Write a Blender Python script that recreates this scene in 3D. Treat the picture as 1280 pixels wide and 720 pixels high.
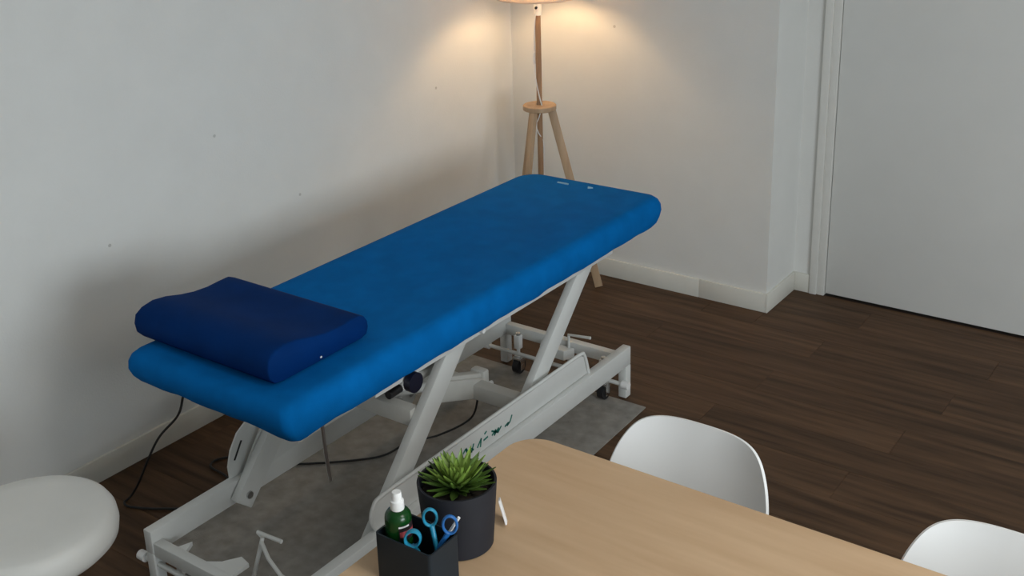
import bpy, bmesh, math, random
from mathutils import Vector, Matrix
random.seed(7)
PI = math.pi
scene = bpy.context.scene
for o in list(bpy.data.objects):
    bpy.data.objects.remove(o)
COL = scene.collection

# ---------------------------------------------------------------- camera
YAW, PITCH, ROLL = (math.radians(a) for a in (-35.9886, 18.4356, -1.6742))
FPX, CYPX = 1410.27, 244.66
fwd = Vector((math.sin(YAW)*math.cos(PITCH), math.cos(YAW)*math.cos(PITCH), -math.sin(PITCH)))
rgt0 = Vector((math.cos(YAW), -math.sin(YAW), 0)); up0 = rgt0.cross(fwd)
rgt = rgt0*math.cos(ROLL) + up0*math.sin(ROLL); up = -rgt0*math.sin(ROLL) + up0*math.cos(ROLL)
cam = bpy.data.cameras.new('camera'); camo = bpy.data.objects.new('camera', cam); COL.objects.link(camo)
cam.sensor_fit = 'HORIZONTAL'; cam.sensor_width = 36; cam.lens = 36*FPX/1280
cam.shift_y = -(360-CYPX)/1280; cam.clip_start = .02
M = Matrix((rgt, up, -fwd)).transposed().to_4x4(); M.translation = (3.1338, -4.3478, 2.1)
camo.matrix_world = M
scene.camera = camo

# ---------------------------------------------------------------- world, daylight, exposure
w = bpy.data.worlds.new('world'); scene.world = w; w.use_nodes = True
w.node_tree.nodes['Background'].inputs[0].default_value = (.62, .72, .85, 1)
w.node_tree.nodes['Background'].inputs[1].default_value = 1.0
def area(name, loc, rot, sx, sy, power, col):
    l = bpy.data.lights.new(name, 'AREA'); l.shape = 'RECTANGLE'; l.size = sx; l.size_y = sy
    l.energy = power; l.color = col
    o = bpy.data.objects.new(name, l); COL.objects.link(o); o.location = loc; o.rotation_euler = rot
    return o
# daylight through the big window in the right-hand wall
area('window_daylight', (5.98, -3.70, 1.60), (0, math.radians(90), 0), 1.45, 2.1, 108, (.86, .95, 1.0))
# the flat panel lamp on the ceiling, outside the picture
area('ceiling_panel_light', (3.6, -2.9, 2.575), (0, 0, 0), 1.2, .6, 20, (1.0, .97, .92))
vs = scene.view_settings
vs.view_transform = 'Standard'; vs.look = 'None'; vs.gamma = 1; vs.use_curve_mapping = False
vs.exposure = 0.04

# ---------------------------------------------------------------- materials
MATS = {}
def mat(name, col, rough=.5, metal=0, var=0, scale=20, bump=0, bscale=200, stretch=(1, 1, 1), col2=None,
        spec=.5, rnd=0, sheen=0, trans=0, coat=0, detail=4):
    m = bpy.data.materials.new(name); m.use_nodes = True; nt = m.node_tree; N = nt.nodes; L = nt.links
    b = N['Principled BSDF']
    b.inputs['Roughness'].default_value = rough; b.inputs['Metallic'].default_value = metal
    b.inputs['Specular IOR Level'].default_value = spec
    if sheen: b.inputs['Sheen Weight'].default_value = sheen; b.inputs['Sheen Tint'].default_value = (*col, 1)
    if trans: b.inputs['Transmission Weight'].default_value = trans
    if coat: b.inputs['Coat Weight'].default_value = coat
    tc = N.new('ShaderNodeTexCoord'); mp = N.new('ShaderNodeMapping'); mp.inputs['Scale'].default_value = stretch
    src = tc.outputs['Object']
    if rnd:
        oi = N.new('ShaderNodeObjectInfo'); sc = N.new('ShaderNodeVectorMath'); sc.operation = 'MULTIPLY_ADD'
        cm = N.new('ShaderNodeCombineXYZ')
        for k in range(3): L.new(oi.outputs['Random'], cm.inputs[k])
        L.new(cm.outputs[0], sc.inputs[0]); sc.inputs[1].default_value = (37, 53, 71); L.new(src, sc.inputs[2])
        src = sc.outputs[0]
    L.new(src, mp.inputs[0])
    c2 = col2 or tuple(c*(1-var) for c in col)
    n = N.new('ShaderNodeTexNoise'); n.inputs['Scale'].default_value = scale; n.inputs['Detail'].default_value = detail
    L.new(mp.outputs[0], n.inputs['Vector'])
    r = N.new('ShaderNodeValToRGB'); r.color_ramp.elements[0].position = .32; r.color_ramp.elements[1].position = .68
    r.color_ramp.elements[0].color = (*c2, 1); r.color_ramp.elements[1].color = (*col, 1)
    L.new(n.outputs['Fac'], r.inputs[0]); out = r.outputs[0]
    if rnd:
        hs = N.new('ShaderNodeHueSaturation'); mr = N.new('ShaderNodeMapRange')
        mr.inputs[3].default_value = 1-rnd; mr.inputs[4].default_value = 1+rnd
        L.new(oi.outputs['Random'], mr.inputs[0]); L.new(mr.outputs[0], hs.inputs['Value']); L.new(out, hs.inputs['Color']); out = hs.outputs[0]
    L.new(out, b.inputs['Base Color'])
    if bump:
        n2 = N.new('ShaderNodeTexNoise'); n2.inputs['Scale'].default_value = bscale; n2.inputs['Detail'].default_value = 3
        L.new(mp.outputs[0], n2.inputs['Vector'])
        bp = N.new('ShaderNodeBump'); bp.inputs['Strength'].default_value = bump; bp.inputs['Distance'].default_value = .003
        L.new(n2.outputs['Fac'], bp.inputs['Height']); L.new(bp.outputs[0], b.inputs['Normal'])
    MATS[name] = m
    return m
mat('wall', (.80, .80, .775), .75, var=.03, scale=6, bump=.25, bscale=160, spec=.25)
mat('wall_front_low_bounce', (.30, .30, .29), .8, var=.03)  # unseen wall behind the camera, darkened on purpose to weaken bounced light
mat('ceiling', (.82, .82, .80), .9, var=.02)
mat('baseboard', (.78, .765, .70), .45, var=.05, scale=10)
mat('door', (.80, .80, .775), .45, var=.03, scale=5, bump=.08, bscale=80)
mat('trim', (.80, .79, .75), .4, var=.03)
mat('seam', (.30, .28, .25), .8, var=.1)
mat('plank', (.122, .067, .035), .5, col2=(.052, .028, .0145), scale=3.0, stretch=(.75, 10, 8), bump=.2, bscale=14, rnd=.13, spec=.18, detail=12)
mat('subfloor', (.03, .02, .015), .8, var=.1)
mat('mat_grey', (.33, .31, .28), .85, col2=(.235, .22, .20), scale=22, bump=.4, bscale=260, spec=.2, detail=8)
mat('sheet', (.0015, .148, .47), .85, var=.16, scale=14, bump=.3, bscale=700, spec=.04)
mat('pillow', (.0008, .030, .150), .72, var=.2, scale=9, bump=.15, bscale=120, spec=.05)
mat('white_metal', (.74, .75, .73), .38, var=.05, scale=9, spec=.5)
mat('white_plastic', (.86, .86, .85), .35, var=.02, spec=.45)
mat('grey_plastic', (.66, .65, .61), .45, var=.05)
mat('chrome', (.75, .75, .75), .18, metal=1)
mat('black', (.012, .012, .014), .5, var=.2)
mat('navy', (.008, .010, .026), .4, var=.2)
mat('cable', (.012, .012, .013), .55, var=.2)
mat('green_ink', (.01, .20, .15), .5, var=.2)
mat('lamp_wood', (.55, .39, .25), .5, col2=(.46, .31, .19), scale=5, stretch=(8, 8, 1), spec=.35)
mat('pole_wood', (.42, .25, .14), .5, col2=(.34, .19, .10), scale=5, stretch=(9, 9, 1), spec=.35)
mat('lamp_shade', (.85, .80, .72), .85, var=.03, scale=60, spec=.15)
m_ = MATS['lamp_shade']; nt_ = m_.node_tree; tl_ = nt_.nodes.new('ShaderNodeBsdfTranslucent'); tl_.inputs[0].default_value = (.85, .72, .58, 1)
mx_ = nt_.nodes.new('ShaderNodeMixShader'); mx_.inputs[0].default_value = .38
nt_.links.new(nt_.nodes['Principled BSDF'].outputs[0], mx_.inputs[1]); nt_.links.new(tl_.outputs[0], mx_.inputs[2])
nt_.links.new(mx_.outputs[0], nt_.nodes['Material Output'].inputs[0])
mat('table_wood', (.62, .43, .265), .42, col2=(.53, .35, .205), scale=2.4, stretch=(1, 9, 9), bump=.06, bscale=14, spec=.4, detail=8)
mat('chair_shell', (.84, .84, .83), .5, var=.02, scale=4, spec=.3)
mat('chair_wood', (.52, .34, .19), .5, col2=(.43, .27, .14), scale=5, stretch=(9, 9, 1))
mat('stool_vinyl', (.80, .79, .75), .5, var=.04, scale=8, bump=.1, bscale=150)
mat('pot', (.020, .021, .027), .6, var=.15, scale=12, spec=.22)
mat('soil', (.025, .018, .012), .95, var=.4, scale=80, bump=.8, bscale=90)
mat('leaf', (.12, .21, .038), .42, col2=(.055, .11, .018), scale=14, rnd=.3, spec=.45)
mat('leaf_tip', (.27, .40, .075), .42, col2=(.13, .22, .035), scale=14, rnd=.3, spec=.45)
mat('holder', (.014, .021, .028), .5, var=.12, scale=15, spec=.25)
mat('bottle_green', (.005, .055, .009), .22, var=.3, scale=6, spec=.4)
mat('bottle_label', (.45, .07, .08), .6, var=.2)
mat('bottle_label_dark', (.02, .012, .015), .6, var=.2)
mat('scissor_cyan', (.02, .26, .42), .35, var=.1)
mat('scissor_blue', (.02, .14, .42), .35, var=.1)
mat('steel', (.6, .6, .6), .3, metal=1)
mat('glass', (.95, .97, .97), .02, trans=1)
mat('card', (.82, .80, .79), .6, var=.02)
mat('filler', (.60, .59, .56), .8, var=.1)
mat('print_pale', (.30, .52, .66), .7, var=.1)

# ---------------------------------------------------------------- mesh helpers
class MB:
    def __init__(s): s.bm = bmesh.new()
    def box(s, a, b, bev=0, seg=2):
        bm = s.bm; c = [(x+y)/2 for x, y in zip(a, b)]; d = [abs(y-x) for x, y in zip(a, b)]
        r = bmesh.ops.create_cube(bm, size=1, matrix=Matrix.Translation(c) @ Matrix.Diagonal((*d, 1)))
        if bev: bmesh.ops.bevel(bm, geom=list({e for v in r['verts'] for e in v.link_edges}), offset=bev, segments=seg, affect='EDGES', profile=.5)
        return s
    def bar(s, p, q, wx, wy, bev=0, side=(1, 0, 0)):
        """oriented box from p to q; wx measured along `side`, wy across"""
        p, q = Vector(p), Vector(q); d = q-p; z = d.normalized(); x = Vector(side); x = (x - z*x.dot(z)).normalized(); y = z.cross(x)
        m = Matrix((x, y, z)).transposed().to_4x4(); m.translation = (p+q)/2
        r = bmesh.ops.create_cube(s.bm, size=1, matrix=m @ Matrix.Diagonal((wx, wy, d.length, 1)))
        if bev: bmesh.ops.bevel(s.bm, geom=list({e for v in r['verts'] for e in v.link_edges}), offset=bev, segments=2, affect='EDGES', profile=.5)
        return s
    def cyl(s, p, q, r1, r2=None, n=24):
        p, q = Vector(p), Vector(q); d = q-p; r2 = r1 if r2 is None else r2
        m = d.to_track_quat('Z', 'Y').to_matrix().to_4x4(); m.translation = (p+q)/2
        bmesh.ops.create_cone(s.bm, cap_ends=True, segments=n, radius1=r1, radius2=r2, depth=d.length, matrix=m)
        return s
    def lathe(s, prof, c=(0, 0, 0), n=48, closed=False):
        bm = s.bm; rings = []
        for r, z in prof:
            if r < 1e-6: rings.append([bm.verts.new((c[0], c[1], c[2]+z))])
            else: rings.append([bm.verts.new((c[0]+r*math.cos(2*PI*k/n), c[1]+r*math.sin(2*PI*k/n), c[2]+z)) for k in range(n)])
        pairs = list(zip(rings, rings[1:])) + ([(rings[-1], rings[0])] if closed else [])
        for A, B in pairs:
            for k in range(n):
                j = (k+1) % n
                if len(A) == 1 and len(B) == 1: continue
                if len(A) == 1: bm.faces.new((A[0], B[j], B[k]))
                elif len(B) == 1: bm.faces.new((A[k], A[j], B[0]))
                else: bm.faces.new((A[k], A[j], B[j], B[k]))
        return s
    def tube(s, pts, r, n=10, smooth=True, closed=False, sub=8):
        P = [Vector(p) for p in pts]
        if smooth and len(P) > 2:
            Q = []; m = len(P)
            rng = range(m) if closed else range(m-1)
            for i in rng:
                if closed: a, b, c, d = P[(i-1) % m], P[i], P[(i+1) % m], P[(i+2) % m]
                else: a, b, c, d = P[max(i-1, 0)], P[i], P[i+1], P[min(i+2, m-1)]
                for k in range(sub):
                    t = k/sub
                    Q.append(.5*((2*b)+(-a+c)*t+(2*a-5*b+4*c-d)*t*t+(-a+3*b-3*c+d)*t**3))
            if not closed: Q.append(P[-1])
            P = Q
        bm = s.bm; m = len(P); rings = []; ref = None
        for i, p in enumerate(P):
            if closed: t = (P[(i+1) % m]-P[i-1]).normalized()
            else: t = (P[min(i+1, m-1)]-P[max(i-1, 0)]).normalized()
            if ref is None: ref = t.orthogonal().normalized()
            ref = (ref - t*ref.dot(t)).normalized(); bn = t.cross(ref)
            rr = r(i/(m-1)) if callable(r) else r
            rx, ry = rr if isinstance(rr, tuple) else (rr, rr)
            rings.append([bm.verts.new(p + ref*(rx*math.cos(2*PI*k/n)) + bn*(ry*math.sin(2*PI*k/n))) for k in range(n)])
        for i in range(m if closed else m-1):
            A, B = rings[i], rings[(i+1) % m]
            for k in range(n):
                j = (k+1) % n; bm.faces.new((A[k], A[j], B[j], B[k]))
        if not closed:
            bm.faces.new(rings[0][::-1]); bm.faces.new(rings[-1])
        return s
    def prism(s, poly, z0, z1, bev=0):
        bm = s.bm; n = len(poly)
        a = [bm.verts.new((x, y, z0)) for x, y in poly]; b = [bm.verts.new((x, y, z1)) for x, y in poly]
        f0 = bm.faces.new(a[::-1]); f1 = bm.faces.new(b)
        for k in range(n): bm.faces.new((a[k], a[(k+1) % n], b[(k+1) % n], b[k]))
        if bev: bmesh.ops.bevel(bm, geom=list(f0.edges)+list(f1.edges), offset=bev, segments=3, affect='EDGES', profile=.5)
        return s
    def plate(s, poly, x0, x1, bev=0):
        """polygon in (y, z) extruded along x"""
        bm = s.bm; n = len(poly)
        a = [bm.verts.new((x0, y, z)) for y, z in poly]; b = [bm.verts.new((x1, y, z)) for y, z in poly]
        f0 = bm.faces.new(a[::-1]); f1 = bm.faces.new(b)
        for k in range(n): bm.faces.new((a[k], a[(k+1) % n], b[(k+1) % n], b[k]))
        if bev: bmesh.ops.bevel(bm, geom=list(f0.edges)+list(f1.edges), offset=bev, segments=2, affect='EDGES', profile=.5)
        return s
    def build(s, name, m, parent=None, smooth=True, angle=40):
        bm = s.bm; bmesh.ops.recalc_face_normals(bm, faces=bm.faces[:])
        me = bpy.data.meshes.new(name)
        if smooth:
            for f in bm.faces: f.smooth = True
            lim = math.radians(angle)
            for e in bm.edges:
                if len(e.link_faces) != 2 or e.calc_face_angle(0) > lim: e.smooth = False
        bm.to_mesh(me); bm.free()
        me.materials.append(MATS[m])
        o = bpy.data.objects.new(name, me); COL.objects.link(o)
        if parent is not None:
            o.parent = parent
            if o.parent.type == 'EMPTY' or True:
                o.matrix_parent_inverse = parent.matrix_world.inverted() if False else Matrix()
        return o
def tag(o, label, cat, group=None):
    o['label'] = label; o['category'] = cat
    if group: o['group'] = group
    return o
def struct(o): o['kind'] = 'structure'; return o
def thing(name, loc, label, cat, group=None, rz=0):
    o = bpy.data.objects.new(name, None); COL.objects.link(o); o.location = loc; o.rotation_euler.z = rz
    o.empty_display_size = .1
    return tag(o, label, cat, group)
def rebase(root):
    """parts were built in world coordinates: shift their meshes so that they sit under the root's base"""
    off = Matrix.Translation(-Vector(root.location))
    def go(o):
        for c in o.children:
            c.data.transform(off); go(c)
    go(root)
def copy_tree(o, parent=None):
    c = o.copy(); COL.objects.link(c); c.parent = parent
    for ch in o.children: copy_tree(ch, c)
    return c

# ---------------------------------------------------------------- the room
XR, YF, ZC, DY, XC = 6.0, -5.6, 2.6, .31, 1.345      # right wall, front wall, ceiling, depth of the door recess, projecting corner
floor = struct(MB().box((-.1, YF-.1, -.06), (XR+.1, DY+.15, -.004)).build('floor', 'subfloor'))
PW, PL, G = .182, 1.22, .0005
row = 0; y = YF
while y < DY-.002:
    y1 = min(y+PW, DY); x = -((row*.47) % 1)*PL
    while x < XR:
        a, b = max(x, 0), min(x+PL, XR); yy1 = y1
        if y > -.002: a = max(a, XC)
        elif y1 > 0 and b <= XC: yy1 = min(y1, 0)
        if b-a > .02:
            cuts = [(a, b, yy1)]
            if y <= -.002 and y1 > 0 and a < XC < b: cuts = [(a, XC, 0), (XC, b, y1)]
            for ca, cb, cy in cuts:
                p = MB().box((ca+G-(ca+cb)/2, y+G-(y+cy)/2, -.004), (cb-G-(ca+cb)/2, cy-G-(y+cy)/2, 0)).build('plank', 'plank', floor, smooth=False)
                p.location = ((ca+cb)/2, (y+cy)/2, 0)
        x += PL
    y += PW; row += 1
wl = struct(MB().box((-.12, YF-.1, 0), (0, .12, ZC)).build('wall_left', 'wall'))
wb = struct(MB().box((0, 0, 0), (XC, .12, ZC)).box((XC-.10, .12, 0), (XC, DY, ZC)).build('wall_back', 'wall'))
DX0, DX1, DH = 1.498, 2.62, 2.05
struct(MB().box((XC-.10, DY, 0), (1.44, DY+.12, ZC)).box((DX1+.06, DY, 0), (XR+.1, DY+.12, ZC)).box((1.44, DY, DH+.06), (DX1+.06, DY+.12, ZC)).build('wall_recess', 'wall'))
WY0, WY1, WZ0, WZ1 = -4.78, -2.62, .85, 2.35
struct(MB().box((XR, YF-.1, 0), (XR+.12, WY0, ZC)).box((XR, WY1, 0), (XR+.12, DY+.12, ZC)).box((XR, WY0, 0), (XR+.12, WY1, WZ0)).box((XR, WY0, WZ1), (XR+.12, WY1, ZC)).build('wall_right', 'wall'))
struct(MB().box((-.12, YF-.12, 0), (XR+.12, YF, ZC)).build('wall_front', 'wall_front_low_bounce'))
struct(MB().box((-.12, YF-.12, ZC), (XR+.12, DY+.12, ZC+.1)).build('ceiling', 'ceiling'))
win = struct(bpy.data.objects.new('window_1', None)); COL.objects.link(win); win.location = (XR, (WY0+WY1)/2, WZ0)
fr = MB()
for a, b in (((XR+.02, WY0, WZ0), (XR+.08, WY0+.05, WZ1)), ((XR+.02, WY1-.05, WZ0), (XR+.08, WY1, WZ1)), ((XR+.02, WY0, WZ0), (XR+.08, WY1, WZ0+.05)), ((XR+.02, WY0, WZ1-.05), (XR+.08, WY1, WZ1)), ((XR+.02, (WY0+WY1)/2-.03, WZ0), (XR+.08, (WY0+WY1)/2+.03, WZ1))):
    fr.box(a, b, .004)
fr.build('window_frame', 'trim', win)
for ya, yb in ((WY0+.05, (WY0+WY1)/2-.03), ((WY0+WY1)/2+.03, WY1-.05)):
    MB().box((XR+.047, ya, WZ0+.05), (XR+.053, yb, WZ1-.05)).build('pane', 'glass', win)
rebase(win)
# skirting boards
BH = .088
def board(a, b): return MB().box(a, b, .002)
struct(board((0, YF, 0), (.012, -.0, BH)).build('baseboard_left', 'baseboard'))
bb = struct(board((.012, -.012, 0), (1.0235, 0, BH)).box((1.0245, -.012, 0), (XC+.0005, 0, BH), .002).build('baseboard_back', 'baseboard'))
struct(board((XC, -.012, 0), (XC+.012, DY, BH)).build('baseboard_recess', 'baseboard'))
struct(board((XC+.012, DY-.012, 0), (1.428, DY, BH)).build('baseboard_door', 'baseboard'))
struct(board((XR-.012, YF, 0), (XR, DY, BH)).build('baseboard_right', 'baseboard'))
struct(board((.012, YF, 0), (XR-.012, YF+.012, BH)).build('baseboard_front', 'baseboard'))
# filled nail holes on the walls
for i, (yy, zz) in enumerate(((-.581, .983), (-1.442, .733), (-1.823, 1.062), (-2.302, .802))):
    MB().cyl((-.001, yy, zz), (.0006, yy, zz), .006, n=10).build('nail_mark', 'filler', wl)
MB().cyl((.57, .001, 1.209), (.57, -.0006, 1.209), .007, n=10).build('nail_mark', 'filler', wb)
# door frame and door leaf
tr = struct(MB().box((1.428, DY-.018, 0), (1.462, DY+.05, DH+.06), .003).box((1.462, DY-.008, 0), (DX0-.003, DY+.05, DH+.05), .002)
       .box((DX1+.003, DY-.008, 0), (DX1+.04, DY+.05, DH+.05), .002).box((1.428, DY-.018, DH+.02), (DX1+.07, DY+.05, DH+.06), .003).build('trim_1', 'trim'))
dr = struct(MB().box((DX0, DY+.004, .010), (DX1, DY+.044, DH), .002).build('door_1', 'door'))
hd = MB().cyl((DX1-.06, DY+.004, 1.04), (DX1-.06, DY-.045, 1.04), .009).tube([(DX1-.06, DY-.04, 1.04), (DX1-.12, DY-.042, 1.04), (DX1-.18, DY-.042, 1.04)], .009, smooth=False)
hd.cyl((DX1-.06, DY+.004, 1.04), (DX1-.06, DY-.003, 1.04), .026).build('door_handle', 'chrome', dr)
MB().box((DX0, DY+.05, 0), (DX1, DY+.10, DH)).build('door_rebate', 'subfloor', dr)

# ---------------------------------------------------------------- grey mat under the couch
tag(MB().prism([(.410, -2.60), (1.36, -2.75), (1.318, -1.037), (.415, -1.037)], 0, .004).build('floor_mat', 'mat_grey'), 'thin grey textured floor mat lying under the treatment couch', 'mat')

# ---------------------------------------------------------------- treatment couch
T = thing('treatment_couch', (.93, -1.87, 0), 'white height-adjustable treatment couch with scissor arms on a steel base frame', 'treatment couch')
ML = .004                               # top of the mat
RX = {'far': (.636, .670), 'near': (1.190, 1.224)}
Y0, Y1, RZ0, RZ1 = -2.748, -.985, .135, .210
for k in ('far', 'near'):
    a, b = RX[k]
    MB().box((a, Y0, RZ0), (b, Y1, RZ1), .004).build('base_rail', 'white_metal', T)
    for yy in (Y0, Y1-.036):
        MB().box((a, yy, ML), (b, yy+.036, RZ0), .003).build('post', 'white_metal', T)
for yy, zt in ((Y0+.004, .172), (Y1-.04, .18)):
    MB().box((.670, yy, zt-.045), (1.190, yy+.032, zt), .003).build('base_crossbar', 'white_metal', T)
# axle rods with castors, screw feet and pedal levers at both ends
for ry, rz, wy, xs, zt in ((-2.735, .098, -2.695, (.722, 1.135), .132), (-1.062, .085, -1.062, (.757, 1.150), .168)):
    MB().cyl((.600, ry, rz), (1.245, ry, rz), .008, n=14).build('axle_rod', 'white_metal', T)
    for xx in (.600, 1.245):
        MB().cyl((xx-.014, ry, rz), (xx+.014, ry, rz), .015, n=16).build('rod_cap', 'white_plastic', T)
    for xx in xs:
        c = MB().box((xx-.020, wy-.016, .062), (xx+.020, wy+.016, .074), .003)
        for e in (-1, 1): c.box((xx+e*.018-.002, wy-.014, .022), (xx+e*.018+.002, wy+.014, .064))
        c = c.build('castor', 'chrome', T)
        MB().cyl((xx-.013, wy, .034), (xx+.013, wy, .034), .030, n=24).build('wheel', 'black', c)
        MB().cyl((xx-.0205, wy, .036), (xx+.0205, wy, .036), .011, n=16).build('hub', 'chrome', c)
        MB().box((xx-.013, wy-.013, zt-.058), (xx+.013, wy+.013, zt), .003).cyl((xx, wy, .072), (xx, wy, zt-.056), .007, n=12).build('foot_screw', 'white_plastic', T)
        MB().cyl((xx, wy, zt), (xx, wy, zt+.009), .010, n=6).build('nut', 'steel', T)
MB().prism([(.735, -2.716), (.775, -2.716), (.752, -2.672)], .155, .168).build('bracket_plate', 'white_metal', T)
# bracket plates behind the head crossbar
MB().prism([(.86, -2.716), (.97, -2.716), (.97, -2.655), (.93, -2.645), (.90, -2.69)], .160, .172).build('bracket_plate', 'white_metal', T)
MB().prism([(1.03, -2.716), (1.12, -2.716), (1.11, -2.67), (1.06, -2.66)], .160, .172).build('bracket_plate', 'white_metal', T)
MB().prism([(.85, -1.03), (1.00, -1.03), (.98, -1.075), (.87, -1.075)], .12, .16, .003).build('bracket_plate', 'white_metal', T)
# pedal levers
MB().tube([(.978, -1.035, .09), (.978, -1.035, .214), (1.073, -1.030, .222)], .006, smooth=False).build('pedal_lever', 'white_metal', T)
MB().tube([(.97, -2.66, .085), (.962, -2.592, .214), (.939, -2.588, .222), (1.029, -2.582, .222)], .006, smooth=False).build('pedal_lever', 'white_metal', T)
MB().tube([(.966, -2.600, .205), (1.030, -2.635, .200), (1.105, -2.66, .190), (1.19, -2.665, .185)], .006, smooth=False).build('lever_link', 'white_metal', T)
# lifting arms: two on each side
AZ0, AZ1 = .165, .615
for xa, xb, sgn in ((.675, .705, -1), (1.150, 1.180, 1)):
    for yb, yt in ((-2.355, -1.945) if sgn > 0 else (-2.415, -2.005), (-1.655, -1.215)):
        d = Vector((0, yt-yb, AZ1-AZ0)).normalized()
        ar = MB().bar((( xa+xb)/2, yb-d.y*.035, AZ0-d.z*.035), ((xa+xb)/2, yt+d.y*.02, AZ1+d.z*.02), xb-xa, .074, .004).build('lifting_arm', 'white_metal', T)
        for py, pz in ((yb, AZ0), (yt, AZ1)):
            xo = xb if sgn > 0 else xb
            MB().cyl((xb, py, pz), (xb+.006, py, pz), .012, n=12).build('bolt', 'steel', ar)
# slotted gusset where the far arm meets the base rail at the head
gp = [(y+.042, z) for y, z in ((-2.475, .19), (-2.478, .25), (-2.462, .30), (-2.43, .345), (-2.38, .375), (-2.32, .375), (-2.40, .19))]
gu = MB().plate(gp, .640, .648, .002).build('gusset', 'white_metal', T)
MB().plate([(-2.414, .265), (-2.408, .262), (-2.374, .315), (-2.380, .318)], .6485, .6495).build('slot', 'black', gu)
MB().plate([(-2.42, .20), (-2.30, .20), (-2.17, .212), (-2.17, .25), (-2.20, .33), (-2.30, .36)], .668, .674).build('gusset', 'white_metal', T)
# tubes joining the arms
MB().box((.705, -2.155, .410), (1.150, -2.115, .465), .004).build('arm_crossbar', 'grey_plastic', T)
MB().box((.705, -1.612, .195), (1.150, -1.562, .250), .004).build('arm_crossbar', 'grey_plastic', T)
# side panel with the bent rod edge and the green lettering
pn = MB().plate([(-2.392, .212), (-2.402, .25), (-2.39, .285), (-2.36, .302), (-1.305, .300), (-1.285, .285), (-1.262, .212)], 1.197, 1.203, .001).build('side_panel', 'white_metal', T)
MB().tube([(1.203, -2.386, .212), (1.203, -2.404, .25), (1.203, -2.392, .288), (1.203, -2.358, .306), (1.203, -2.2, .307), (1.203, -1.8, .306), (1.203, -1.45, .305), (1.203, -1.312, .304), (1.203, -1.280, .288), (1.203, -1.252, .205), (1.205, -1.245, .17)], .0065, n=10).build('panel_rod', 'white_metal', pn)
ink = MB()
strokes = [[(-1.9855, .2507), (-1.9713, .2622), (-1.9658, .2437), (-1.9516, .2537), (-1.9437, .2355), (-1.9307, .2605)], [(-1.9691, .2626), (-1.9573, .2362)], [(-1.9537, .2564), (-1.932, .2391)],
           [(-1.9138, .2362), (-1.8916, .2599), (-1.8979, .2313)], [(-1.8807, .2465), (-1.8571, .2491)], [(-1.8749, .2659), (-1.8629, .2711)],
           [(-1.8361, .242), (-1.8139, .2535), (-1.8245, .2362), (-1.7995, .2529), (-1.8052, .2364), (-1.785, .2523)], [(-1.8376, .2587), (-1.8051, .2395)],
           [(-1.7661, .2399), (-1.746, .2464), (-1.7539, .2372), (-1.7362, .2449), (-1.7253, .2642)]]
for st in strokes:
    for (ya, za), (yb, zb) in zip(st, st[1:]):
        ink.bar((1.2034, ya, za), (1.2034, yb, zb), .0008, .0060)
ink.build('lettering', 'green_ink', pn)
MB().cyl((1.224, -1.705, .150), (1.236, -1.705, .150), .010, n=12).build('bolt', 'white_plastic', T)
# upper frame carrying the upholstery
FZ0, FZ1 = .618, .655
for xa, xb in ((.640, .675), (1.178, 1.213)):
    MB().box((xa, -2.36, FZ0), (xb, -1.10, FZ1), .003).build('top_rail', 'white_metal', T)
for yy in (-2.36, -2.06, -1.40, -1.135):
    MB().box((.675, yy, FZ0+.004), (1.178, yy+.035, FZ1), .003).build('top_crossbar', 'white_metal', T)
MB().plate([(-1.50, .624), (-1.36, .624), (-1.36, .575), (-1.46, .570)], 1.135, 1.142).build('bracket_plate', 'white_metal', T)
MB().cyl((1.213, -1.885, .632), (1.226, -1.885, .632), .008, n=12).build('bolt', 'white_plastic', T)
MB().box((.66, -2.645, FZ1), (1.19, -.86, .672), .003).build('upholstery_board', 'black', T)
# lifting motor
ac = MB().bar((.93, -1.80, .305), (.93, -1.535, .205), .055, .075, .008).build('lift_motor', 'grey_plastic', T)
MB().bar((.93, -1.83, .352), (.93, -1.545, .250), .038, .030, .008).build('spindle_tube', 'grey_plastic', ac)
MB().cyl((.93, -2.05, .405), (.93, -1.80, .325), .016, n=20).build('piston', 'white_metal', ac)
MB().box((.90, -1.555, .185), (.96, -1.520, .275), .008).build('end_cap', 'grey_plastic', ac)
for zz in (.195, .215): MB().cyl((.955, -1.525, zz), (.962, -1.508, zz), .009, n=12).build('screw', 'white_plastic', ac)
MB().bar((.93, -2.10, .42), (.93, -2.04, .402), .03, .03, .004).build('fork', 'black', ac)
# hand wheel, gas strut and release lever under the near edge
kb = MB().cyl((1.218, -2.222, .612), (1.240, -2.222, .612), .030, n=16).cyl((1.18, -2.228, .634), (1.215, -2.228, .626), .010).build('hand_knob', 'navy', T)
MB().cyl((1.10, -2.14, .518), (1.10, -1.98, .520), .015, n=20).build('gas_strut', 'white_metal', T)
MB().cyl((1.10, -2.19, .517), (1.10, -2.14, .518), .013, n=20).build('strut_head', 'black', T)
MB().tube([(1.15, -2.506, .655), (1.15, -2.502, .52), (1.15, -2.493, .412)], .0052, n=10).build('release_lever', 'steel', T)
rebase(T)

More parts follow.
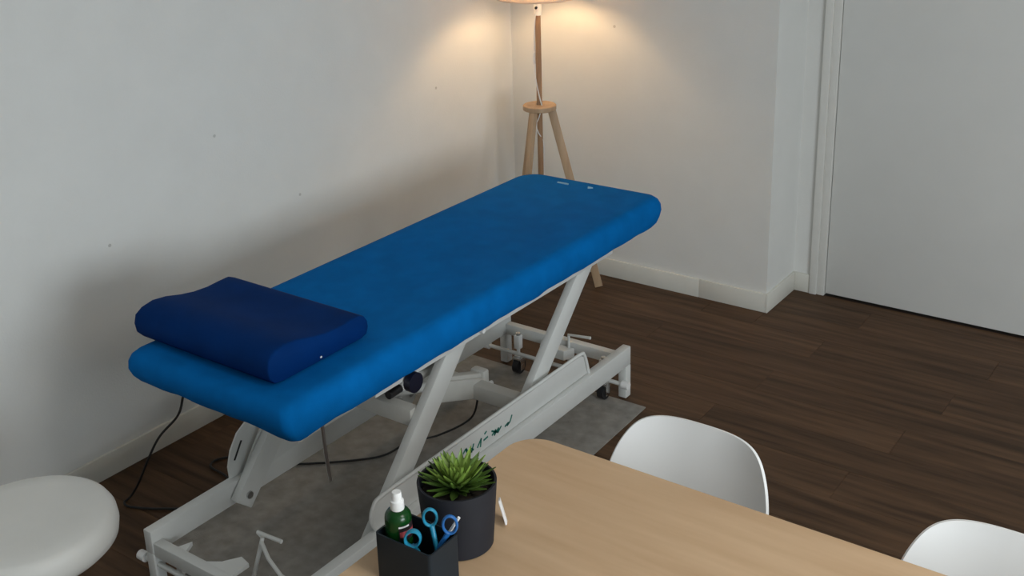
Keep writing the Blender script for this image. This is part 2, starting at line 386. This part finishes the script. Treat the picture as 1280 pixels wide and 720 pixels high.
# ---------------------------------------------------------------- blue fitted sheet
def sheet():
    x0, x1, y0, y1, zb, zt = .607, 1.246, -2.715, -.762, .646, .752
    cx, cy, hx, hy = (x0+x1)/2, (y0+y1)/2, (x1-x0)/2, (y1-y0)/2
    m = MB(); bm = m.bm
    def outline(inset, rc, n=14, side=60):
        pts = []; ax, ay = hx-inset, hy-inset
        for qx, qy, a0, rc in ((1, 1, 0, .048), (-1, 1, 90, .085), (-1, -1, 180, .034), (1, -1, 270, .022)):
            for k in range(n+1):
                a = math.radians(a0+90*k/n)
                pts.append((qx*(ax-rc)+rc*math.cos(a), qy*(ay-rc)+rc*math.sin(a)))
        # resample evenly enough for wrinkles
        out = []
        for i in range(len(pts)):
            p, q = Vector(pts[i]), Vector(pts[(i+1) % len(pts)]); L = (q-p).length; s = max(1, int(L/.03))
            for k in range(s): out.append(p.lerp(q, k/s))
        return out
    base = outline(0, 0)
    nb = len(base)
    # vertical profile: (inset, z)
    prof = [(.026, zb+.008), (.013, zb), (.006, zb+.010), (.002, zb+.030), (.0, zb+.052), (.003, zb+.074), (.010, zb+.090), (.022, zb+.101), (.042, zt-.001), (.08, zt), (.16, zt), (.24, zt-.001)]
    rings = []
    per = [0]
    for i in range(nb): per.append(per[-1]+(base[(i+1) % nb]-base[i]).length)
    for j, (ins, z) in enumerate(prof):
        R = []
        for i, p in enumerate(base):
            fx, fy = (hx-ins)/hx, (hy-ins)/hy
            s = per[i]
            wv = math.sin(s*17.3)*.5+math.sin(s*31.7+1.3)*.35+math.sin(s*71+.4)*.25
            low = max(0, 1-j/5)
            dz = wv*.003*low
            din = (math.sin(s*43+2)*.6+math.sin(s*23.1)*.5)*.0035*(1 if j < 7 else .0)*(1-j/8)
            X, Y = p.x*fx, p.y*fy
            tuck = (.034, .034, .022, .010, .002)[j] if j < 5 else 0
            Y -= math.copysign(tuck*min(1, max(0, (abs(p.y)-hy+.09)/.09))*(1 if p.y < 0 else 1.35), p.y)
            L = math.hypot(X, Y); X -= X/L*din; Y -= Y/L*din
            sag = -.004*math.cos(X/hx*PI/2)*(1 if j >= 8 else 0)
            # the corner seams hang a little lower
            cn = math.exp(-(((hx-abs(X))/.07)**2+((hy-abs(Y))/.07)**2))
            R.append(bm.verts.new((cx+X, cy+Y, z+dz+sag-cn*.006*low)))
        rings.append(R)
    for A, B in zip(rings, rings[1:]):
        for i in range(nb):
            k = (i+1) % nb; bm.faces.new((A[i], A[k], B[k], B[i]))
    bm.faces.new(rings[-1]); 
    bmesh.ops.triangulate(bm, faces=[f for f in bm.faces if len(f.verts) > 4])
    return m
sh = tag(sheet().build('fitted_sheet', 'sheet', angle=75), 'bright royal blue fitted sheet stretched over the treatment couch', 'bed sheet')
MB().box((.812, -.848, .744), (.861, -.841, .7525)).build('print_mark', 'print_pale', sh)
MB().prism([(.952, -.848), (.968, -.836), (.945, -.834)], .744, .7525).build('print_mark', 'print_pale', sh)

# ---------------------------------------------------------------- contoured pillow
def pillow():
    m = MB(); bm = m.bm
    x0, x1, zb = .592, 1.128, .7545
    prof = [(-2.600, 0), (-2.630, .004), (-2.646, .022), (-2.650, .050), (-2.643, .075), (-2.620, .090), (-2.585, .097), (-2.54, .092), (-2.49, .079), (-2.44, .070), (-2.39, .067), (-2.345, .070), (-2.312, .071), (-2.293, .062), (-2.283, .046), (-2.281, .026), (-2.288, .006), (-2.31, 0)]
    cyy = sum(p[0] for p in prof)/len(prof); cz = .04
    stations = [(0, .86), (.003, .94), (.010, .985), (.02, 1.0)] + [(.02+(.96)*k/12, 1.0) for k in range(1, 12)] + [(.98, 1.0), (.990, .985), (.997, .95), (1, .90)]
    rings = []
    for t, s in stations:
        X = x0+(x1-x0)*t
        rings.append([bm.verts.new((X, cyy+(y-cyy)*(.93+.07*s if s < 1 else 1), zb+(cz+(z-cz)*s if z > .01 else z+(1-s)*.03))) for y, z in prof])
    n = len(prof)
    for A, B in zip(rings, rings[1:]):
        for k in range(n): bm.faces.new((A[k], A[(k+1) % n], B[(k+1) % n], B[k]))
    bm.faces.new(rings[0][::-1]); bm.faces.new(rings[-1])
    return m
pl = tag(pillow().build('contour_pillow', 'pillow', angle=60), 'dark navy vinyl contoured pillow lying at the head of the blue couch', 'pillow')
MB().box((1.1275, -2.470, .764), (1.1295, -2.464, .768)).build('zip_pull', 'white_plastic', pl)

# ---------------------------------------------------------------- black cable
cb = MB().tube([(.64, -2.535, .625), (.60, -2.53, .52), (.52, -2.50, .42), (.42, -2.502, .32), (.33, -2.488, .213), (.24, -2.477, .087), (.20, -2.480, .030), (.186, -2.492, .008), (.192, -2.515, .006), (.23, -2.519, .006), (.32, -2.474, .006), (.42, -2.40, .0095), (.44, -2.30, .0095), (.37, -2.23, .008), (.262, -2.212, .006), (.245, -2.165, .006), (.30, -2.113, .006), (.42, -2.08, .0095), (.527, -2.027, .010), (.709, -1.86, .010), (.74, -1.73, .010), (.80, -1.62, .010), (.90, -1.56, .08), (.93, -1.55, .18)], .0038, n=8, sub=10)
tag(cb.build('power_cable', 'cable'), 'thin black cable looping from under the couch across the floor', 'cable')

# ---------------------------------------------------------------- tripod floor lamp
LX, LY = .362, -.302
LP = thing('floor_lamp', (LX, LY, 0), 'wooden tripod floor lamp with pale drum shade standing in the corner', 'lamp')
DZ = .868
MB().lathe([(0, 0), (.072, 0), (.075, .003), (.075, .020), (.072, .023), (0, .023)], (LX, LY, DZ)).build('disc', 'lamp_wood', LP)
for a in (36, 156, 276):
    a = math.radians(a); c, s = math.cos(a), math.sin(a)
    lg = MB().bar((LX+.052*c, LY+.052*s, DZ+.004), (LX+.262*c, LY+.262*s, .004), .018, .037, .003, side=(-s, c, 0)).build('leg', 'lamp_wood', LP)
MB().cyl((LX, LY, .30), (LX, LY, 1.292), .0125, n=24).build('pole', 'pole_wood', LP)
sk = MB().cyl((LX, LY, 1.290), (LX, LY, 1.345), .017, n=24).build('socket', 'white_plastic', LP)
MB().cyl((LX+.004, LY-.016, 1.325), (LX+.009, LY-.026, 1.325), .006, n=12).build('switch', 'black', sk)
cd = MB().tube([(LX, LY-.018, 1.30), (LX-.014, LY-.010, 1.20), (LX-.017, LY-.006, 1.10), (LX-.008, LY-.016, 1.02), (LX+.008, LY-.018, .95), (LX+.016, LY-.012, .905), (LX+.020, LY-.005, .88)], .0028, n=8).build('cord', 'white_plastic', LP)
MB().tube([(LX+.02, LY-.02, .866), (LX+.012, LY-.03, .83), (LX-.008, LY-.02, .80), (LX+.004, LY-.018, .765), (LX+.012, LY+.010, .70), (LX+.008, LY+.016, .5), (LX+.02, LY+.02, .2), (LX+.03, LY+.03, .006)], .0022, n=8).build('cord', 'white_plastic', LP)
MB().box((LX-.022, LY-.012, 1.075), (LX-.013, LY-.002, 1.125), .002).build('cord_switch', 'white_plastic', LP)
SB, ST, SR0, SR1 = 1.369, 1.64, .178, .150
shd = MB().lathe([(SR0, SB), (SR0+.002, SB), (SR1+.002, ST), (SR1, ST)], (LX, LY, 0), 64, closed=True).build('lamp_shade', 'lamp_shade', LP)
MB().tube([(LX+SR0*math.cos(t*PI/24), LY+SR0*math.sin(t*PI/24), SB) for t in range(48)], .0035, n=8, smooth=False, closed=True).build('rim', 'lamp_shade', shd)
sp = MB()
for k in range(3):
    a = k*2*PI/3+.4; sp.cyl((LX, LY, 1.372), (LX+.174*math.cos(a), LY+.174*math.sin(a), 1.385), .002, n=6)
sp.cyl((LX, LY, 1.345), (LX, LY, 1.43), .012).build('shade_holder', 'white_plastic', shd)
rebase(LP)
# the bulb itself, with its own light
em = bpy.data.materials.new('bulb_glow'); em.use_nodes = True
b = em.node_tree.nodes['Principled BSDF']; b.inputs['Base Color'].default_value = (.9, .85, .75, 1)
b.inputs['Emission Color'].default_value = (1, .66, .34, 1); b.inputs['Emission Strength'].default_value = 150
MATS['bulb_glow'] = em
bu = MB().lathe([(0, 0), (.012, 0), (.014, .02), (.028, .05), (.030, .07), (.022, .092), (0, .10)], (0, 0, 1.43), 24).build('bulb', 'bulb_glow', LP)

# ---------------------------------------------------------------- oak table
def rrect(x0, x1, y0, y1, r, n=12):
    P = []
    for cx, cy, a0 in ((x1-r, y1-r, 0), (x0+r, y1-r, 90), (x0+r, y0+r, 180), (x1-r, y0+r, 270)):
        for k in range(n+1):
            a = math.radians(a0+90*k/n); P.append((cx+r*math.cos(a), cy+r*math.sin(a)))
    return P
TZ = .74
TX0, TX1, TY0, TY1 = 1.780, 3.38, -3.32, -2.455
TB = thing('oak_table', ((TX0+TX1)/2, (TY0+TY1)/2, 0), 'light oak table with rounded corners in front of the white chairs', 'table')
MB().prism(rrect(TX0, TX1, TY0, TY1, .075), TZ-.026, TZ, .003).build('tabletop', 'table_wood', TB)
for xx in (TX0+.06, TX1-.06):
    for yy in (TY0+.10, TY1-.10):
        MB().cyl((xx, yy, 0), (xx, yy, TZ-.026), .016, .024, n=20).build('leg', 'chair_wood', TB)
for yy in (TY0+.10, TY1-.10): MB().box((TX0+.12, yy-.01, TZ-.085), (TX1-.12, yy+.01, TZ-.026), .003).build('apron', 'chair_wood', TB)
rebase(TB)

# ---------------------------------------------------------------- white shell chairs
def catmull(P, t):
    n = len(P)-1; f = min(max(t, 0), 1)*n; i = min(int(f), n-1); t = f-i
    a, b, c, d = P[max(i-1, 0)], P[i], P[i+1], P[min(i+2, n)]
    return tuple(.5*((2*b[k])+(-a[k]+c[k])*t+(2*a[k]-5*b[k]+4*c[k]-d[k])*t*t+(-a[k]+3*b[k]-3*c[k]+d[k])*t**3) for k in range(2))
def chair(loc, rz, label):
    R = thing('shell_chair', loc, label, 'chair', 'white shell chairs behind the table', rz)
    # profile: depth (front of the chair is -y), height
    P = [(-.235, .425), (-.215, .445), (-.15, .448), (-.05, .436), (.05, .428), (.125, .438), (.172, .485), (.196, .545), (.214, .615), (.230, .685), (.242, .750)]
    m = MB(); bm = m.bm; n = 40; V = {}
    for i in range(n+1):
        for j in range(n+1):
            u, v = -1+2*i/n, -1+2*j/n
            mx = max(abs(u), abs(v)); th = math.atan2(v, u)
            if mx < 1e-9: a = b = 0
            else:
                e = 4.2
                r = (abs(math.cos(th))**e+abs(math.sin(th))**e)**(-1/e); a, b = mx*r*math.cos(th), mx*r*math.sin(th)
            s = (b+1)/2
            y, z = catmull(P, s)
            wd = .225 if s < .35 else .225-.018*((s-.35)/.65)
            bk = min(max((s-.5)/.2, 0), 1)
            y += -bk*(abs(a)**2.6)*.070
            z += (1-bk)*(abs(a)**3)*.030*(1 if s > .12 else s/.12)
            V[i, j] = bm.verts.new((a*wd, y, z))
    for i in range(n):
        for j in range(n): bm.faces.new((V[i, j], V[i+1, j], V[i+1, j+1], V[i, j+1]))
    bmesh.ops.recalc_face_normals(bm, faces=bm.faces[:])
    bmesh.ops.solidify(bm, geom=bm.faces[:], thickness=.007)
    m.build('seat_shell', 'chair_shell', R, angle=60)
    for sx in (-1, 1):
        for sy in (-1, 1):
            MB().cyl((sx*.225, .0+sy*.215, 0), (sx*.12, sy*.10, .415), .011, .015, n=18).build('leg', 'chair_wood', R)
    MB().bar((-.13, -.10, .408), (.13, .10, .408), .02, .012, side=(0, 0, 1)).bar((-.13, .10, .408), (.13, -.10, .408), .02, .012, side=(0, 0, 1)).build('under_frame', 'black', R)
    return R
chair((2.118, -2.455, 0), 0, 'white shell chair tucked under the table, close to the couch')
chair((2.818, -2.500, 0), 0, 'white shell chair tucked under the table, the one farther from the couch')

# ---------------------------------------------------------------- round stool
SX, SY, SZ = .737, -3.13, .50
ST_ = thing('round_stool', (SX, SY, 0), 'round white padded rolling stool beside the head end of the couch', 'stool')
MB().lathe([(0, SZ-.088), (.17, SZ-.088), (.200, SZ-.082), (.214, SZ-.068), (.218, SZ-.045), (.215, SZ-.022), (.206, SZ-.006), (.192, SZ+.001), (.15, SZ+.003), (0, SZ+.003)], (SX, SY, 0), 72).build('seat', 'stool_vinyl', ST_)
MB().cyl((SX, SY, .10), (SX, SY, .30), .025).cyl((SX, SY, .30), (SX, SY, SZ-.088), .014).build('column', 'chrome', ST_)
MB().cyl((SX, SY, SZ-.105), (SX, SY, SZ-.088), .08).build('seat_plate', 'black', ST_)
for k in range(5):
    a = 2*PI*k/5+.35; c, s = math.cos(a), math.sin(a)
    MB().bar((SX+.02*c, SY+.02*s, .105), (SX+.24*c, SY+.24*s, .075), .032, .020, .004, side=(-s, c, 0)).build('foot_spoke', 'chrome', ST_)
    MB().cyl((SX+.235*c-.015*s, SY+.235*s+.015*c, .026), (SX+.235*c+.015*s, SY+.235*s-.015*c, .026), .026, n=20).cyl((SX+.235*c, SY+.235*s, .04), (SX+.235*c, SY+.235*s, .075), .006).build('castor', 'black', ST_)
rebase(ST_)

# ---------------------------------------------------------------- potted succulent
PX, PY = 1.908, -2.871
PT = thing('potted_succulent', (PX, PY, TZ), 'green rosette succulent in a charcoal pot on the oak table', 'plant')
MB().lathe([(0, 0), (.064, 0), (.068, .003), (.0785, .140), (.0780, .142), (.0735, .142), (.0725, .138), (.070, .118), (0, .118)], (PX, PY, TZ), 64).build('pot', 'pot', PT)
MB().lathe([(0, .124), (.04, .1215), (.0700, .1185)], (PX, PY, TZ), 40).build('soil', 'soil', PT)
def leaf(az, el, L, wd, mt, z0=.118, curl=.25):
    m = MB(); bm = m.bm; n = 8; rows = []
    ca, sa = math.cos(az), math.sin(az)
    r, z = .004, z0; e = el
    for k in range(n+1):
        t = k/n
        wdt = wd*(.62+.55*math.sin(min(t/.6, 1)*PI/2)*(1))*(1-max(0, (t-.45)/.55)**1.7) + .0004
        th = .0030*(1-t*.8)
        nx, nz = -math.sin(e), math.cos(e)
        P = []
        for q, hh in ((-1, .0035), (-.5, .001), (0, -.0006), (.5, .001), (1, .0035)):
            lift = hh*(1-t*.6)
            P.append(bm.verts.new((PX+(r+nx*lift)*ca-q*wdt*sa, PY+(r+nx*lift)*sa+q*wdt*ca, TZ+z+nz*lift)))
        P.append(bm.verts.new((PX+(r-nx*th)*ca, PY+(r-nx*th)*sa, TZ+z-nz*th)))
        rows.append(P)
        e += curl/n; r += math.cos(e)*L/n; z += math.sin(e)*L/n
    for A, B in zip(rows, rows[1:]):
        for k in range(6): bm.faces.new((A[k], A[(k+1) % 6], B[(k+1) % 6], B[k]))
    bm.faces.new(rows[0][::-1]); bm.faces.new(rows[-1])
    return m.build('leaf', mt, PT, angle=70)
k = 0
for cnt, el, L, wd in ((18, 13, .064, .0070), (18, 23, .066, .0070), (15, 34, .063, .0068), (12, 46, .054, .0065), (8, 58, .043, .0065), (5, 76, .030, .0050)):
    for i in range(cnt):
        leaf(k*2.39996+random.uniform(-.12, .12), math.radians(el+random.uniform(-6, 6)), L*1.17*random.uniform(.88, 1.1), wd*random.uniform(.85, 1.12), 'leaf_tip' if el > 24 else 'leaf', .121+.0002*el, random.uniform(.1, .5))
        k += 1
rebase(PT)

# ---------------------------------------------------------------- white card beside the pot
cdm = MB().bar((1.953, -2.774, TZ+.0030), (1.932, -2.768, TZ+.048), .0035, .034, .0005, side=(.82, .57, 0))
tag(cdm.build('small_card', 'card'), 'small white card leaning upright against the side of the charcoal pot', 'card')

# ---------------------------------------------------------------- pen holder and what is in it
HX0, HX1, HY0, HY1, HH = 1.847, 1.982, -3.047, -2.962, .100
hold = MB()
op = rrect(HX0, HX1, HY0, HY1, .008, 5); ip = rrect(HX0+.0035, HX1-.0035, HY0+.0035, HY1-.0035, .006, 5)
bm = hold.bm; n = len(op)
a = [bm.verts.new((x, y, TZ)) for x, y in op]; b_ = [bm.verts.new((x, y, TZ+HH)) for x, y in op]; c_ = [bm.verts.new((x, y, TZ+HH)) for x, y in ip]; d_ = [bm.verts.new((x, y, TZ+.004)) for x, y in ip]
for A, B in ((a, b_), (b_, c_), (c_, d_)):
    for k in range(n): bm.faces.new((A[k], A[(k+1) % n], B[(k+1) % n], B[k]))
bm.faces.new(a[::-1]); bm.faces.new(d_)
tag(hold.build('pen_holder', 'holder', angle=30), 'square dark slate pen holder standing in front of the potted succulent', 'pen holder')

def ring(m, c, u, v, ru, rv, tr, ta):
    """closed finger loop around c spanned by u, v: tr thick in its plane, ta across it"""
    c, u, v = Vector(c), Vector(u).normalized(), Vector(v); v = (v-u*v.dot(u)).normalized(); w_ = u.cross(v); N = 32; q = 10; bm = m.bm; rg = []
    for k in range(N):
        a = 2*PI*k/N; d = (u*(math.cos(a)*rv)+v*(math.sin(a)*ru)).normalized(); p = c+u*(ru*math.cos(a))+v*(rv*math.sin(a))
        rg.append([bm.verts.new(p+d*(tr*math.cos(2*PI*j/q))+w_*(ta*math.sin(2*PI*j/q))) for j in range(q)])
    for k in range(N):
        A, B = rg[k], rg[(k+1) % N]
        for j in range(q): bm.faces.new((A[j], A[(j+1) % q], B[(j+1) % q], B[j]))
vr = Vector((.809, .588, 0))            # along the width of the first pair
upv = Vector((0, 0, 1))
S1 = thing('scissors', (1.955, -2.995, TZ+.005), 'scissors with two upright blue finger loops standing in the pen holder', 'scissors', 'scissors in the pen holder')
def scissors(root, base, tipz, loops, mats, tr, wr):
    for (lc, ru, rv, u, v), mt in zip(loops, mats):
        m = MB(); ring(m, lc, u, v, ru, rv, tr, .0042)
        low = Vector(lc)-Vector(v).normalized()*rv
        m.tube([low, low.lerp(Vector(base), .5), Vector(base)], (lambda t: (.0052-.001*t, .0045)), n=10)
        h = m.build('handle', mt, root)
        q = Vector(base)
        MB().bar(q+Vector((0, 0, .004)), (q.x+(low.x-q.x)*-.25, q.y+(low.y-q.y)*-.25, tipz), .010, .002, side=wr).build('blade', 'steel', root)
u1 = vr; v1 = Vector((-.10, -.10, 1)); v2 = Vector((.18, .14, 1))
scissors(S1, (1.954, -2.994, .812), TZ+.006,
         [((1.937, -2.989, .8735), .0125, .0180, vr, v1), ((1.975, -2.978, .8655), .0130, .0185, vr, v2)],
         ['scissor_cyan', 'scissor_blue'], .0028, vr)
rebase(S1)
S2 = thing('scissors', (1.915, -3.015, TZ+.005), 'scissors lying low in the pen holder, one thick pale blue loop over its rim', 'scissors', 'scissors in the pen holder')
u2 = Vector((.62, .35, -.25)); v3 = Vector((-.25, -.05, 1))
m = MB(); ring(m, (1.925, -3.027, .845), u2, v3, .0140, .0165, .0026, .0075)
m.tube([(1.924, -3.026, .829), (1.925, -3.015, .81), (1.927, -3.010, .79)], .0045, n=10); m.build('handle', 'scissor_cyan', S2)
m = MB(); ring(m, (1.923, -3.027, .772), u2, v3, .0100, .0140, .0026, .0050); m.tube([(1.924, -3.026, .759), (1.925, -3.018, .757), (1.927, -3.010, .757)], .0045, n=10); m.build('handle', 'scissor_cyan', S2)
MB().bar((1.927, -3.010, .79), (1.93, -3.008, TZ+.006), .010, .002, side=vr).build('blade', 'steel', S2)
rebase(S2)
tag(MB().cyl((1.917, -2.996, TZ+.0080), (1.982, -2.959, .873), .0030, n=14).build('white_pen', 'white_plastic'), 'white pen end sticking out of the pen holder behind the scissors', 'pen')

# ---------------------------------------------------------------- green spray bottle
BX, BY = 1.8775, -3.0115
BT = thing('pump_bottle', (BX, BY, TZ+.004), 'slim dark green bottle with a white pump cap standing in the pen holder', 'bottle')
MB().lathe([(0, .0043), (.024, .0043), (.0255, .007), (.0255, .126), (.0245, .133), (.020, .140), (.0125, .143), (.0115, .149), (0, .149)], (BX, BY, TZ), 40).build('glass_body', 'bottle_green', BT)
cp = MB().lathe([(0, .144), (.0128, .144), (.0134, .146), (.0128, .162), (.0098, .164), (.0092, .177), (.0084, .180), (0, .180)], (BX, BY, TZ), 32).build('pump_cap', 'white_plastic', BT)
lab = MB(); bm = lab.bm
def patch(bm, a0, a1, z0, z1, r):
    n = 10; A = [bm.verts.new((BX+r*math.cos(a0+(a1-a0)*k/n), BY+r*math.sin(a0+(a1-a0)*k/n), TZ+z0)) for k in range(n+1)]
    B = [bm.verts.new((v.co.x, v.co.y, TZ+z1)) for v in A]
    for k in range(n): bm.faces.new((A[k], A[k+1], B[k+1], B[k]))
patch(bm, math.radians(-48), math.radians(40), .088, .121, .0257); lab.build('label', 'bottle_label_dark', BT)
lab = MB(); patch(lab.bm, math.radians(-44), math.radians(38), .096, .108, .0259); lab.build('label_band', 'bottle_label', BT)
lab = MB(); patch(lab.bm, math.radians(-48), math.radians(0), .116, .1195, .0259); lab.build('label_band', 'card', BT)
rebase(BT)
bpy.context.view_layer.update()
